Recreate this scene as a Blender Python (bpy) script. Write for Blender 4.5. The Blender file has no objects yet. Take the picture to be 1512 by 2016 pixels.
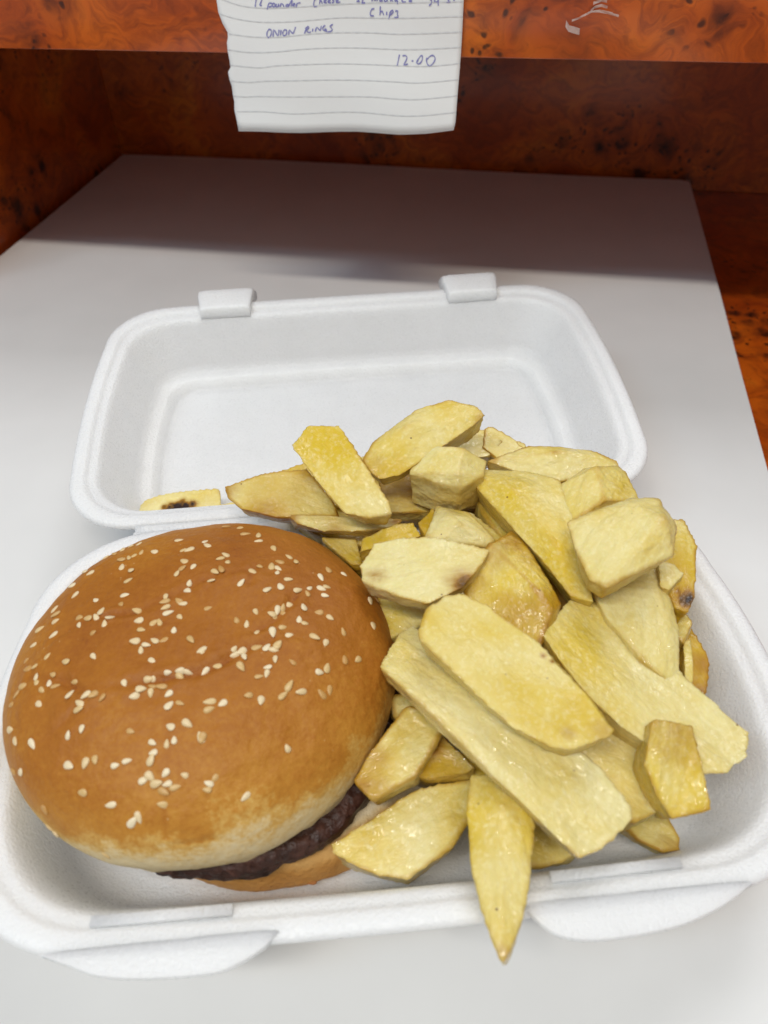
import bpy, bmesh, math, random
import numpy as np
from mathutils import Vector, Matrix, noise
from mathutils.bvhtree import BVHTree
random.seed(7)
S = bpy.context.scene
COL = S.collection
# ------------------------------------------------------------------ camera
RT = Vector((0.99587643, -0.08729005, -0.02470986))
UP = Vector((0.07793152, 0.68371137, 0.72557939))
FW = Vector((0.04644145, 0.72451309, -0.68769468))
CAM = Vector((-0.00760349, -0.06677678, 0.24331075))
FPX = 1500.0
cam_d = bpy.data.cameras.new('camera')
cam = bpy.data.objects.new('camera', cam_d); COL.objects.link(cam)
cam.matrix_world = Matrix(((RT.x, UP.x, -FW.x, CAM.x), (RT.y, UP.y, -FW.y, CAM.y), (RT.z, UP.z, -FW.z, CAM.z), (0, 0, 0, 1)))
cam_d.sensor_fit = 'VERTICAL'; cam_d.sensor_height = 36.0; cam_d.sensor_width = 27.0
cam_d.lens = FPX / 2016 * 36
cam_d.clip_start = 0.01; cam_d.clip_end = 50
cam_d.dof.use_dof = True; cam_d.dof.focus_distance = 0.285; cam_d.dof.aperture_fstop = 13
S.camera = cam
# ------------------------------------------------------------------ cabinet frame (turned against the box)
PHI = -0.27397692
CU = Vector((math.cos(PHI), math.sin(PHI), 0)); CV = Vector((-math.sin(PHI), math.cos(PHI), 0))
def cab(u, v, z): return CU * u + CV * v + Vector((0, 0, z))
# ------------------------------------------------------------------ light: indoor lamps
W = bpy.data.worlds.new('World'); S.world = W; W.use_nodes = True
bg = W.node_tree.nodes['Background']; bg.inputs[0].default_value = (0.90, 0.95, 1.0, 1); bg.inputs[1].default_value = 0.38
def area(name, loc, target, sx, sy, power, col):
    d = bpy.data.lights.new(name, 'AREA'); d.shape = 'RECTANGLE'; d.size = sx; d.size_y = sy; d.energy = power; d.color = col
    o = bpy.data.objects.new(name, d); COL.objects.link(o)
    z = (loc - target).normalized(); x = (CU - z * CU.dot(z)).normalized(); y = z.cross(x)
    o.matrix_world = Matrix(((x.x, y.x, z.x, loc.x), (x.y, y.y, z.y, loc.y), (x.z, y.z, z.z, loc.z), (0, 0, 0, 1)))
    return o
area('ceiling_tube', cab(0.0, -0.72, 1.80), cab(0, 0.2, 0), 1.3, 0.09, 25, (1.0, 0.93, 0.82))
area('back_tube', cab(0.30, 1.50, 2.45), cab(0, 0.1, 0), 1.3, 1.25, 30, (0.97, 0.98, 1.0))
area('daylight_panel', cab(-1.1, -1.02, 2.25), cab(0, 0.1, 0), 1.2, 0.40, 20, (0.64, 0.82, 1.0))
S.view_settings.view_transform = 'Standard'; S.view_settings.look = 'None'
S.view_settings.exposure = -0.28; S.view_settings.gamma = 1.0
S.render.engine = 'CYCLES'

# ------------------------------------------------------------------ helpers
def ray(px, py): return RT * ((px - 756) / FPX) + UP * ((1008 - py) / FPX) + FW
def atz(px, py, z):
    d = ray(px, py); return CAM + d * ((z - CAM.z) / d.z)
def atv(px, py, v):
    d = ray(px, py); return CAM + d * ((v - CAM.dot(CV)) / d.dot(CV))
def plane_hit(px, py, P, n):
    d = ray(px, py); return CAM + d * ((P - CAM).dot(n) / d.dot(n))
def link(o, parent=None):
    COL.objects.link(o)
    if parent is not None: o.parent = parent
    return o
def mesh(name, verts, faces, mat, parent=None, smooth=True):
    me = bpy.data.meshes.new(name); me.from_pydata([tuple(v) for v in verts], [], faces); me.update()
    if smooth: me.polygons.foreach_set('use_smooth', [True] * len(me.polygons))
    if mat: me.materials.append(mat)
    return link(bpy.data.objects.new(name, me), parent)
def empty(name, loc=(0, 0, 0)):
    o = bpy.data.objects.new(name, None); o.location = loc; o.empty_display_size = 0.01; return link(o)
def tag(o, label, cat, group=None):
    o['label'] = label; o['category'] = cat
    if group: o['group'] = group
    return o
def struct(o): o['kind'] = 'structure'; return o
def boxmesh(name, lo, hi, mat, frame=None, parent=None, bevel=0.0, smooth=False):
    bm = bmesh.new()
    vs = [bm.verts.new((x, y, z)) for x in (lo[0], hi[0]) for y in (lo[1], hi[1]) for z in (lo[2], hi[2])]
    for f in ((0, 1, 3, 2), (4, 6, 7, 5), (0, 4, 5, 1), (2, 3, 7, 6), (0, 2, 6, 4), (1, 5, 7, 3)): bm.faces.new([vs[i] for i in f])
    bmesh.ops.recalc_face_normals(bm, faces=bm.faces)
    if bevel: bmesh.ops.bevel(bm, geom=list(bm.edges), offset=bevel, segments=3, profile=0.5, affect='EDGES')
    if frame:
        for v in bm.verts: v.co = frame(*v.co)
    me = bpy.data.meshes.new(name); bm.to_mesh(me); bm.free()
    if bevel or smooth: me.polygons.foreach_set('use_smooth', [True] * len(me.polygons))
    me.materials.append(mat)
    return link(bpy.data.objects.new(name, me), parent)
def nz(p, s, seed=0.0): return noise.noise(Vector((p[0] * s + seed, p[1] * s - seed * 1.7, p[2] * s + seed * 0.6)))

# ------------------------------------------------------------------ materials
class NT:
    def __init__(s, name):
        s.m = bpy.data.materials.new(name); s.m.use_nodes = True; s.t = s.m.node_tree; s.b = s.t.nodes['Principled BSDF']
    def n(s, typ, ins=None, **kw):
        nd = s.t.nodes.new(typ)
        for k, v in kw.items(): setattr(nd, k, v)
        for k, v in (ins or {}).items(): s.set(nd.inputs[k], v)
        return nd
    def set(s, sock, v):
        if isinstance(v, bpy.types.NodeSocket): s.t.links.new(v, sock)
        else: sock.default_value = v
    def p(s, **kw):
        for k, v in kw.items(): s.set(s.b.inputs[k.replace('_', ' ')], v)
    def math(s, op, a, b=0.0, clamp=False):
        nd = s.n('ShaderNodeMath', {0: a, 1: b}, operation=op); nd.use_clamp = clamp; return nd.outputs[0]
    def mix(s, f, a, b):
        nd = s.n('ShaderNodeMix', data_type='RGBA'); s.set(nd.inputs[0], f); s.set(nd.inputs[6], a); s.set(nd.inputs[7], b); return nd.outputs[2]
    def ramp(s, f, pts):
        nd = s.n('ShaderNodeValToRGB', {0: f}); e = nd.color_ramp.elements
        while len(e) < len(pts): e.new(0.5)
        for i, (p, c) in enumerate(pts): e[i].position = p; e[i].color = c if len(c) == 4 else (*c, 1)
        return nd.outputs[0]
    def mr(s, v, a, b, c=0.0, d=1.0):
        return s.n('ShaderNodeMapRange', {0: v, 1: a, 2: b, 3: c, 4: d}).outputs[0]
    def noise(s, co, sc, det=3.0, rough=0.5, dist=0.0, w=None):
        nd = s.n('ShaderNodeTexNoise', {'Scale': sc, 'Detail': det, 'Roughness': rough, 'Distortion': dist})
        if w is not None: nd.noise_dimensions = '4D'; s.set(nd.inputs['W'], w)
        s.t.links.new(co, nd.inputs['Vector']); return nd.outputs[0]
    def vor(s, co, sc, feat='F1', out=0, rnd=1.0):
        nd = s.n('ShaderNodeTexVoronoi', {'Scale': sc, 'Randomness': rnd}, feature=feat); s.t.links.new(co, nd.inputs['Vector']); return nd.outputs[out]
    def obj(s): return s.n('ShaderNodeTexCoord').outputs['Object']
    def mapping(s, co, scale): return s.n('ShaderNodeMapping', {'Vector': co, 'Scale': scale}).outputs[0]
    def bump(s, h, strength, dist, prev=None):
        nd = s.n('ShaderNodeBump', {'Strength': strength, 'Distance': dist, 'Height': h})
        if prev is not None: s.t.links.new(prev, nd.inputs['Normal'])
        return nd.outputs[0]
C4 = lambda r, g, b: (r, g, b, 1)

def mat_foam():
    m = NT('white_foam'); co = m.obj()
    v = m.vor(co, 800.0); n1 = m.noise(co, 60, 3); n2 = m.noise(co, 1100, 2)
    nb = m.bump(v, 0.14, 0.0006); nb = m.bump(n2, 0.7, 0.0006, nb)
    m.p(Base_Color=m.mix(m.mr(n1, 0.3, 0.7), C4(0.785, 0.79, 0.79), C4(0.825, 0.83, 0.83)), Roughness=m.mr(n2, 0.3, 0.7, 0.22, 0.50), Specular_IOR_Level=0.45, Normal=nb,
        Subsurface_Weight=0.7, Subsurface_Radius=(0.010, 0.010, 0.0094), Subsurface_Scale=1.0)
    return m.m
def mat_wrap():
    m = NT('greaseproof_paper'); co = m.obj(); n = m.noise(co, 14, 3)
    m.p(Base_Color=m.mix(m.mr(n, 0.3, 0.7), C4(0.70, 0.695, 0.685), C4(0.75, 0.745, 0.735)), Roughness=0.5, Normal=m.bump(m.noise(co, 9, 2), 0.2, 0.004))
    return m.m
def mat_wood():
    m = NT('burl_laminate'); co = m.obj()
    warp = m.n('ShaderNodeTexNoise', {'Scale': 30.0, 'Detail': 3.0}); m.t.links.new(co, warp.inputs['Vector'])
    wv = m.n('ShaderNodeVectorMath', {0: warp.outputs['Color'], 1: (0.5, 0.5, 0.5)}, operation='SUBTRACT').outputs[0]
    wv = m.n('ShaderNodeVectorMath', {0: wv}, operation='SCALE'); wv.inputs['Scale'].default_value = 0.05
    wco = m.n('ShaderNodeVectorMath', {0: co, 1: wv.outputs[0]}, operation='ADD').outputs[0]
    big = m.noise(wco, 9, 4, 0.55, 1.2)
    fine = m.noise(m.mapping(wco, (1, 1, 2.2)), 38, 5, 0.62, 2.2)
    base = m.ramp(big, [(0.28, (0.27, 0.034, 0.003)), (0.45, (0.45, 0.074, 0.005)), (0.60, (0.56, 0.112, 0.007)), (0.78, (0.70, 0.20, 0.014))])
    base = m.mix(m.mr(fine, 0.42, 0.68, 0, 0.7), base, C4(0.17, 0.026, 0.004))
    wco2 = m.n('ShaderNodeVectorMath', {0: co, 1: m.n('ShaderNodeVectorMath', {0: warp.outputs['Color'], 1: (0.03, 0.03, 0.03)}, operation='MULTIPLY').outputs[0]}, operation='ADD').outputs[0]
    k1 = m.vor(wco2, 62); k2 = m.vor(wco2, 170)
    clus = m.noise(co, 13, 2)
    kn = m.math('MULTIPLY', m.mr(k1, 0.42, 0.20), m.mr(clus, 0.54, 0.60))
    ks = m.math('MULTIPLY', m.mr(k2, 0.34, 0.18), m.mr(clus, 0.52, 0.58))
    ring = m.math('MULTIPLY', kn, m.mr(m.noise(co, 240, 3, 0.6), 0.35, 0.6, 0.45, 1.0))
    kk = m.math('MAXIMUM', ring, m.math('MULTIPLY', ks, 0.85), True)
    halo = m.math('MULTIPLY', m.mr(k1, 0.75, 0.3), m.mr(clus, 0.50, 0.62, 0, 0.5))
    base = m.mix(halo, base, C4(0.16, 0.026, 0.006)); base = m.mix(kk, base, C4(0.016, 0.005, 0.004))
    m.p(Base_Color=base, Roughness=0.28, Coat_Weight=0.25, Coat_Roughness=0.12, Normal=m.bump(m.noise(co, 220, 2), 0.05, 0.0005))
    return m.m
def mat_note():
    m = NT('notepad_paper'); co = m.obj()
    m.p(Base_Color=C4(0.86, 0.87, 0.86), Roughness=0.75, Normal=m.bump(m.noise(co, 90, 3), 0.1, 0.0006)); return m.m
def mat_plain(name, col, rough=0.6, **kw):
    m = NT(name); m.p(Base_Color=C4(*col), Roughness=rough, **kw); return m.m
def mat_crust():
    m = NT('bun_crust'); co = m.obj()
    at = m.n('ShaderNodeAttribute', attribute_name='bake').outputs['Fac']
    n1 = m.noise(co, 38, 4, 0.6); n2 = m.noise(co, 420, 3, 0.6); n3 = m.noise(co, 16, 2)
    a = m.math('ADD', at, m.mr(n1, 0.3, 0.7, -0.10, 0.10)); a = m.math('ADD', a, m.mr(n2, 0.3, 0.7, -0.06, 0.06)); a = m.math('ADD', a, m.mr(n3, 0.35, 0.65, -0.09, 0.09)); a = m.math('ADD', a, m.mr(m.noise(co, 900, 2), 0.3, 0.7, -0.05, 0.05))
    c = m.ramp(a, [(0.0, (0.76, 0.62, 0.37)), (0.12, (0.72, 0.53, 0.25)), (0.22, (0.62, 0.37, 0.095)), (0.36, (0.49, 0.215, 0.027)), (0.60, (0.385, 0.138, 0.013)), (0.85, (0.315, 0.100, 0.010)), (1.0, (0.20, 0.052, 0.007))])
    spk = m.mr(m.vor(co, 330), 0.10, 0.05); spk = m.math('MULTIPLY', spk, m.mr(m.noise(co, 70, 2), 0.55, 0.65, 0, 0.5))
    c = m.mix(spk, c, C4(0.75, 0.55, 0.30))
    nb = m.bump(n2, 0.45, 0.0008); nb = m.bump(m.noise(co, 130, 4, 0.6), 0.45, 0.0016, nb)
    m.p(Base_Color=c, Roughness=0.54, Normal=nb, Specular_IOR_Level=0.28)
    return m.m
def mat_crumb():
    m = NT('heel_bread'); co = m.obj()
    at = m.n('ShaderNodeAttribute', attribute_name='bake').outputs['Fac']
    n1 = m.noise(co, 130, 4, 0.6); n2 = m.noise(co, 600, 3, 0.6)
    a = m.math('ADD', at, m.mr(n1, 0.3, 0.7, -0.12, 0.12))
    c = m.ramp(a, [(0.0, (0.70, 0.58, 0.38)), (0.3, (0.68, 0.50, 0.25)), (0.5, (0.64, 0.38, 0.13)), (1.0, (0.54, 0.26, 0.06))])
    m.p(Base_Color=c, Roughness=0.8, Normal=m.bump(n2, 0.5, 0.001, m.bump(n1, 0.6, 0.002)))
    return m.m
def mat_meat():
    m = NT('grilled_beef'); co = m.obj(); n1 = m.noise(co, 160, 5, 0.65); n2 = m.vor(co, 330)
    c = m.ramp(n1, [(0.3, (0.020, 0.008, 0.006)), (0.5, (0.060, 0.022, 0.015)), (0.72, (0.125, 0.050, 0.034))])
    m.p(Base_Color=c, Roughness=m.mr(n1, 0.3, 0.7, 0.32, 0.6), Normal=m.bump(n2, 0.6, 0.0016, m.bump(n1, 0.7, 0.0025))); return m.m
def mat_seed():
    m = NT('sesame'); co = m.obj(); r = m.n('ShaderNodeObjectInfo').outputs['Random']
    c = m.ramp(r, [(0.0, (0.80, 0.68, 0.46)), (0.35, (0.74, 0.58, 0.34)), (0.7, (0.66, 0.46, 0.20)), (1.0, (0.52, 0.28, 0.08))])
    m.p(Base_Color=c, Roughness=0.4, Normal=m.bump(m.noise(co, 900, 2), 0.2, 0.0003))
    return m.m
def mat_chip():
    m = NT('fried_potato'); co = m.obj()
    oi = m.n('ShaderNodeObjectInfo'); rnd = oi.outputs['Random']
    sep = m.n('ShaderNodeSeparateColor', {0: oi.outputs['Color']}); br, ye, wet = sep.outputs[0], sep.outputs[1], sep.outputs[2]
    sh = m.n('ShaderNodeCombineXYZ', {0: m.math('MULTIPLY', rnd, 3.7), 1: m.math('MULTIPLY', rnd, 1.9), 2: rnd}).outputs[0]; w = None
    co = m.n('ShaderNodeVectorMath', {0: co, 1: sh}, operation='ADD').outputs[0]
    fib = m.noise(m.mapping(co, (0.45, 1, 1)), 300, 4, 0.6, 0.8, w)
    mid = m.noise(m.mapping(co, (0.6, 1, 1)), 75, 3, 0.55, 0.4, w)
    low = m.noise(co, 32, 2, 0.5, 0.2, w)
    grain = m.noise(co, 700, 3, 0.6, 0.0, w)
    pale = C4(0.78, 0.68, 0.32); yel = C4(0.68, 0.475, 0.022); gold = C4(0.46, 0.245, 0.012); brown = C4(0.20, 0.068, 0.007)
    fy = m.math('ADD', m.math('MULTIPLY', ye, 0.95), m.mr(m.math('ADD', m.math('MULTIPLY', low, 0.65), m.math('MULTIPLY', mid, 0.35)), 0.36, 0.64, -0.42, 0.48), True)
    c = m.mix(fy, pale, yel)
    c = m.mix(m.mr(fib, 0.42, 0.72, 0.0, 0.22), c, C4(0.56, 0.42, 0.07))
    c = m.mix(m.mr(grain, 0.5, 0.72, 0.0, 0.38), c, C4(0.86, 0.79, 0.47))
    geo = m.n('ShaderNodeAttribute', attribute_name='rim').outputs['Fac']
    edge = m.mr(geo, 0.22, 0.85, 0.0, 1.0)
    en = m.math('MULTIPLY', edge, m.mr(mid, 0.30, 0.65, 0.15, 1.1), True)
    eb = m.math('MULTIPLY', en, m.math('ADD', m.math('MULTIPLY', br, 0.75), 0.34), True)
    sd_ = m.n('ShaderNodeAttribute', attribute_name='flank').outputs['Fac']
    c = m.mix(m.math('MULTIPLY', m.mr(sd_, 0.35, 0.85), m.mr(mid, 0.3, 0.65, 0.0, 0.45)), c, gold)
    c = m.mix(eb, c, gold)
    patch = m.math('MULTIPLY', m.mr(m.math('ADD', low, m.math('MULTIPLY', edge, 0.22)), 0.62, 0.36, 1.0, 0.0), br)
    patch = m.mr(m.math('ADD', patch, m.math('MULTIPLY', mid, 0.18)), 0.38, 1.05, 0.0, 1.0)
    c = m.mix(m.math('MULTIPLY', patch, 0.85), c, gold)
    c = m.mix(m.math('MULTIPLY', m.mr(m.math('MULTIPLY', en, br), 0.40, 0.95), m.mr(fib, 0.35, 0.65), True), c, brown)
    sp = m.math('MULTIPLY', m.mr(m.vor(co, 210), 0.085, 0.05), m.mr(m.noise(co, 120, 2, 0.5, 0, w), 0.56, 0.62))
    c = m.mix(m.math('MULTIPLY', sp, 0.9), c, C4(0.13, 0.045, 0.012))
    at = m.n('ShaderNodeAttribute', attribute_name='burn').outputs['Fac']
    bn = m.math('MULTIPLY', at, m.mr(fib, 0.30, 0.62, 0.55, 1.25), True)
    c = m.mix(m.mr(bn, 0.02, 0.45), c, C4(0.36, 0.165, 0.008)); c = m.mix(m.mr(bn, 0.35, 0.85), c, C4(0.022, 0.009, 0.007))
    nb = m.bump(mid, 0.25, 0.003); nb = m.bump(fib, 0.45, 0.0016, nb); nb = m.bump(grain, 0.45, 0.0005, nb)
    oil = m.mr(m.noise(co, 48, 3, 0.55, 0.3, w), 0.38, 0.56)
    coat = m.math('MULTIPLY', oil, m.math('ADD', m.math('MULTIPLY', wet, 1.0), 0.45), True)
    cb = m.bump(m.noise(co, 260, 3, 0.6, 0.5, w), 0.9, 0.0016)
    m.p(Base_Color=c, Specular_IOR_Level=0.28, Roughness=m.mr(grain, 0.3, 0.7, 0.34, 0.55), Normal=nb, Coat_Weight=coat, Coat_Roughness=0.06, Coat_Normal=cb,
        Subsurface_Weight=0.22, Subsurface_Radius=(0.005, 0.0035, 0.0008), Subsurface_Scale=1.0)
    return m.m
M_FOAM, M_WRAP, M_WOOD, M_NOTE = mat_foam(), mat_wrap(), mat_wood(), mat_note()
M_LINE = mat_plain('ruled_grey', (0.66, 0.67, 0.69), 0.8); M_INK = mat_plain('blue_ink', (0.24, 0.24, 0.52), 0.6)
M_CRUST, M_HEEL, M_MEAT, M_SEED, M_CHIP = mat_crust(), mat_crumb(), mat_meat(), mat_seed(), mat_chip()
M_TAPE = mat_plain('clear_tape', (0.85, 0.83, 0.78), 0.2, Alpha=0.45, Coat_Weight=0.5)

# ------------------------------------------------------------------ setting: burl counter and cubby, shelf above
ST = 0.012                                   # height of the paper stack
struct(boxmesh('counter', (-0.60, -0.9, -0.05), (0.75, 0.66, -ST), M_WOOD, cab))
struct(boxmesh('back_wall', (-0.60, 0.632, -ST + 0.0005), (0.75, 0.66, 0.1505), M_WOOD, cab))
struct(boxmesh('side_wall', (-0.405, 0.345, -ST + 0.0005), (-0.381, 0.631, 0.1505), M_WOOD, cab))
struct(boxmesh('shelf', (-0.60, 0.340, 0.151), (0.75, 0.66, 0.19), M_WOOD, cab, bevel=0.0006))
S_TOP = 0.151

# ------------------------------------------------------------------ paper: stack, second sheet, top sheet
def sheet(name, u0, u1, v0, v1, z, dz=0.0002, curl=0.0, sd=0.0, parent=None, nu=40, nv=40):
    vs, fs = [], []
    for k in (0, 1):
        for j in range(nv + 1):
            for i in range(nu + 1):
                a, b = i / nu, j / nv
                u = u0 + (u1 - u0) * a; v = v0 + (v1 - v0) * b
                h = curl * max(0, b - 0.80) ** 2 * 25 * (0.55 + 0.45 * math.sin(a * 5.0 + sd))
                vs.append(cab(u + 0.0006 * math.sin(b * 9 + sd), v + 0.0012 * math.sin(a * 4 + sd), z + h + (0 if k else -dz)))
    w = nu + 1; o = w * (nv + 1)
    for j in range(nv):
        for i in range(nu):
            p = j * w + i
            fs.append((p + o, p + 1 + o, p + w + 1 + o, p + w + o)); fs.append((p, p + w, p + w + 1, p + 1))
    for i in range(nu): fs.append((i, i + 1, i + 1 + o, i + o)); q = nv * w + i; fs.append((q + 1, q, q + o, q + 1 + o))
    for j in range(nv): p = j * w; fs.append((p + w, p, p + o, p + w + o)); q = p + nu; fs.append((q, q + w, q + w + o, q + o))
    return mesh(name, vs, fs, M_WRAP, parent, False)
UL, UR, VB = -0.3752, 0.1348, 0.6199
stack = tag(empty('paper_stack', cab(-0.12, 0.2, -ST)), 'thick pile of white wrapping paper sheets lying on the burl counter', 'paper')
for k in range(9):
    r = random.Random(k)
    s = sheet('sheet', UL + r.uniform(-0.001, 0.0012), UR + r.uniform(-0.0010, 0.0008), -0.62, VB + r.uniform(-0.003, 0.001), -0.0012 - k * 0.00118, 0.00112, 0, k, None, 6, 6)
    s.parent = stack; s.matrix_parent_inverse = Matrix.Translation(-stack.location)
tag(sheet('paper_sheet', UL + 0.001, UR - 0.0055, -0.618, VB + 0.0025, 0.0, 0.0003, 0.002, 0.6), 'uppermost white paper sheet carrying the foam box, its far right corner stopping short', 'paper')
tag(sheet('paper_sheet', UL, UR, -0.62, VB - 0.0005, -0.0006, 0.0004, 0.0015, 2.0), 'second white paper sheet just showing past the right edge of the top sheet', 'paper')

# ------------------------------------------------------------------ foam box
BW, BL = 0.24, 0.1474
def rrect(off, z, hw, hl, cx, cy, r, bow=(1, 1, 1, 1), nc=14, ns=22):
    """rounded rectangle with slightly bowed sides, counter-clockwise from front right; bow order right, back, left, front"""
    a, b = hw - off, hl - off; rr = max(0.006, r - off * 0.55)
    P = []
    def side(p, q, nrm, k):
        for i in range(ns):
            t = i / ns; x = p[0] + (q[0] - p[0]) * t; y = p[1] + (q[1] - p[1]) * t; h = 0.0026 * k * (1 - (2 * t - 1) ** 2)
            P.append((cx + x + nrm[0] * h, cy + y + nrm[1] * h, z))
    def arc(c, a0):
        for i in range(nc):
            t = a0 + (math.pi / 2) * i / nc; P.append((cx + c[0] + rr * math.cos(t), cy + c[1] + rr * math.sin(t), z))
    side((a, -b + rr), (a, b - rr), (1, 0), bow[0]); arc((a - rr, b - rr), 0)
    side((a - rr, b), (-a + rr, b), (0, 1), bow[1]); arc((-a + rr, b - rr), math.pi / 2)
    side((-a, b - rr), (-a, -b + rr), (-1, 0), bow[2]); arc((-a + rr, -b + rr), math.pi)
    side((-a + rr, -b), (a - rr, -b), (0, -1), bow[3]); arc((a - rr, -b + rr), 1.5 * math.pi)
    return P
def shell(name, inner, outer, hw, hl, cx, cy, r, bow, xf, parent):
    prof = list(reversed(inner)) + outer           # floor centre -> lip -> underside
    loops = [rrect(o, z, hw, hl, cx, cy, r, bow) for o, z in prof]
    n = len(loops[0]); vs = []; fs = []
    for L in loops: vs += L
    for k in range(len(loops) - 1):
        for i in range(n):
            j = (i + 1) % n; fs.append((k * n + i, k * n + j, (k + 1) * n + j, (k + 1) * n + i))
    # floor caps: shrink towards the middle in rings
    def cap(base, z, flip):
        prev = base; c = Vector((cx, cy, z))
        for t in (0.75, 0.5, 0.25):
            st = len(vs)
            for i in range(n):
                p = Vector(vs[base + i]); vs.append(tuple(c + (p - c) * t))
            for i in range(n):
                j = (i + 1) % n; f = (prev + j, prev + i, st + i, st + j); fs.append(f[::-1] if flip else f)
            prev = st
        m = len(vs); vs.append(tuple(c))
        for i in range(n):
            j = (i + 1) % n; f = (prev + j, prev + i, m); fs.append(f[::-1] if flip else f)
    cap(0, prof[0][1], False); cap((len(loops) - 1) * n, prof[-1][1], True)
    vv = []
    for x, y, z in vs:
        d = 0.0004 * nz((x, y, z), 35, 3) + 0.0007 * nz((x, y, z), 12, 8)
        vv.append(xf(x, y, z + d * 0.2))
    return mesh(name, vv, fs, M_FOAM, parent)
LIP = [(0.0008, 0.0366), (0.0, 0.0374), (-0.0002, 0.0384), (0.0, 0.0394), (0.0008, 0.0401), (0.0022, 0.0403), (0.0046, 0.0401), (0.0056, 0.0396), (0.0062, 0.0386), (0.0074, 0.0381), (0.0088, 0.0379), (0.0098, 0.0372)]
TRAY_IN = LIP + [(0.0112, 0.0352), (0.0190, 0.0150), (0.0208, 0.0105), (0.0235, 0.0074), (0.0270, 0.0060), (0.0288, 0.0062), (0.0302, 0.0060), (0.0325, 0.0050), (0.036, 0.0048)]
TRAY_OUT = [(0.0030, 0.0362), (0.0066, 0.0356), (0.0086, 0.0338), (0.0170, 0.0120), (0.0195, 0.0055), (0.0230, 0.0020), (0.0270, 0.0012), (0.036, 0.0010)]
LID_IN = LIP + [(0.0110, 0.0352), (0.0180, 0.0160), (0.0196, 0.0132), (0.0218, 0.0118), (0.0240, 0.0114), (0.0252, 0.0106), (0.0270, 0.0068), (0.0290, 0.0056), (0.034, 0.0054)]
LID_OUT = [(0.0030, 0.0362), (0.0066, 0.0356), (0.0086, 0.0338), (0.0168, 0.0120), (0.0190, 0.0085), (0.0225, 0.0060), (0.0260, 0.0026), (0.036, 0.0022)]
box = tag(empty('takeaway_box', (0, BL / 2, 0)), 'open white foam takeaway box holding the burger and chips', 'food box')
def bx_child(o): o.matrix_parent_inverse = Matrix.Translation((0, -BL / 2, 0)); return o
tray = bx_child(shell('tray', TRAY_IN, TRAY_OUT, BW / 2, BL / 2, 0, BL / 2, 0.040, (1, 0, 1, 0.6), lambda x, y, z: (x, y, z), box))
LT = math.radians(4.4); LH = BL + 0.0035
def lidf(x, y, z):        # lid frame: y from hinge, z measured like the tray (rim at 0.040)
    zz = z - 0.040; return (x, LH + y * math.cos(LT) - zz * math.sin(LT), 0.040 + y * math.sin(LT) + zz * math.cos(LT))
LL = BL + 0.004
lid = bx_child(shell('lid', LID_IN, LID_OUT, BW / 2, LL / 2, 0, LL / 2, 0.029, (0.8, 0.3, 0.8, 0), lidf, box))
# hinge strip with two pressed grooves
vs, fs = [], []; prof = [(-0.0030, 0.0380), (-0.0010, 0.0398), (0.0004, 0.0392), (0.0012, 0.0378), (0.0020, 0.0392), (0.0030, 0.0398), (0.0048, 0.0384), (0.0048, 0.0372), (0.0020, 0.0362), (-0.0030, 0.0370)]
NX = 40
for i in range(NX + 1):
    x = -0.090 + 0.180 * i / NX
    for y, z in prof: vs.append((x, BL + y, z + 0.0002 * nz((x, y, 0), 60)))
n = len(prof)
for i in range(NX):
    for k in range(n): fs.append((i * n + k, i * n + (k + 1) % n, (i + 1) * n + (k + 1) % n, (i + 1) * n + k))
fs.append(tuple(range(n))[::-1]); fs.append(tuple(NX * n + k for k in range(n)))
bx_child(mesh('hinge', vs, fs, M_FOAM, box))
# closing flaps on the front lip
def smooth_poly(P, n=6):
    out = []; N = len(P)
    for i in range(N):
        p0, p1, p2, p3 = [Vector(P[(i + k - 1) % N]) for k in range(4)]
        for j in range(n):
            t = j / n
            out.append(0.5 * ((2 * p1) + (p2 - p0) * t + (2 * p0 - 5 * p1 + 4 * p2 - p3) * t * t + (3 * p1 - p0 - 3 * p2 + p3) * t ** 3))
    return out
def flap(pts, root_y):
    P = smooth_poly([(x, y, 0) for x, y in pts]); N = len(P); c = sum(P, Vector()) / N
    vs, fs = [], []
    ztop = 0.0403
    rings = [(0.06 * k, 0) for k in range(1, 16)] + [(0.95, 0), (0.975, 0), (0.985, 0), (0.993, -0.00015), (0.998, -0.0005), (1.0, -0.0010), (1.0, -0.0018), (0.995, -0.0021), (0.6, -0.0022)]
    for s, dz in rings:
        for p in P:
            q = c + (p - c) * s; droop = -0.06 * max(0.0, root_y - q.y) - 5.0 * max(0.0, root_y - q.y) ** 2
            vs.append((q.x, q.y, ztop + (0.0 if p.y > 0.0006 and dz > -0.0015 else dz) + droop))
    for k in range(len(rings) - 1):
        for i in range(N): j = (i + 1) % N; fs.append((k * N + j, k * N + i, (k + 1) * N + i, (k + 1) * N + j))
    fs.append(tuple(range(N))); fs.append(tuple((len(rings) - 1) * N + i for i in range(N))[::-1])
    o = mesh('closing_flap', vs, fs, M_FOAM, tray); return o
f1 = flap([(-0.0840, 0.0014), (-0.062, 0.0014), (-0.0420, 0.0014), (-0.0350, 0.0012), (-0.0325, 0.0006), (-0.0340, -0.0006), (-0.0366, -0.0026), (-0.0427, -0.0054), (-0.0487, -0.0067), (-0.0633, -0.0064), (-0.0756, -0.0048), (-0.0837, -0.0018), (-0.0890, 0.0002), (-0.0905, 0.0010)], -0.0005)
f2 = flap([(0.0340, 0.0014), (0.054, 0.0014), (0.0780, 0.0014), (0.0850, 0.0012), (0.0872, 0.0006), (0.0850, -0.0004), (0.0817, -0.0020), (0.075, -0.0046), (0.0649, -0.0071), (0.0518, -0.0082), (0.0417, -0.008), (0.0346, -0.006), (0.0298, -0.0016), (0.0280, 0.0003), (0.0290, 0.0010)], -0.0005)
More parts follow.
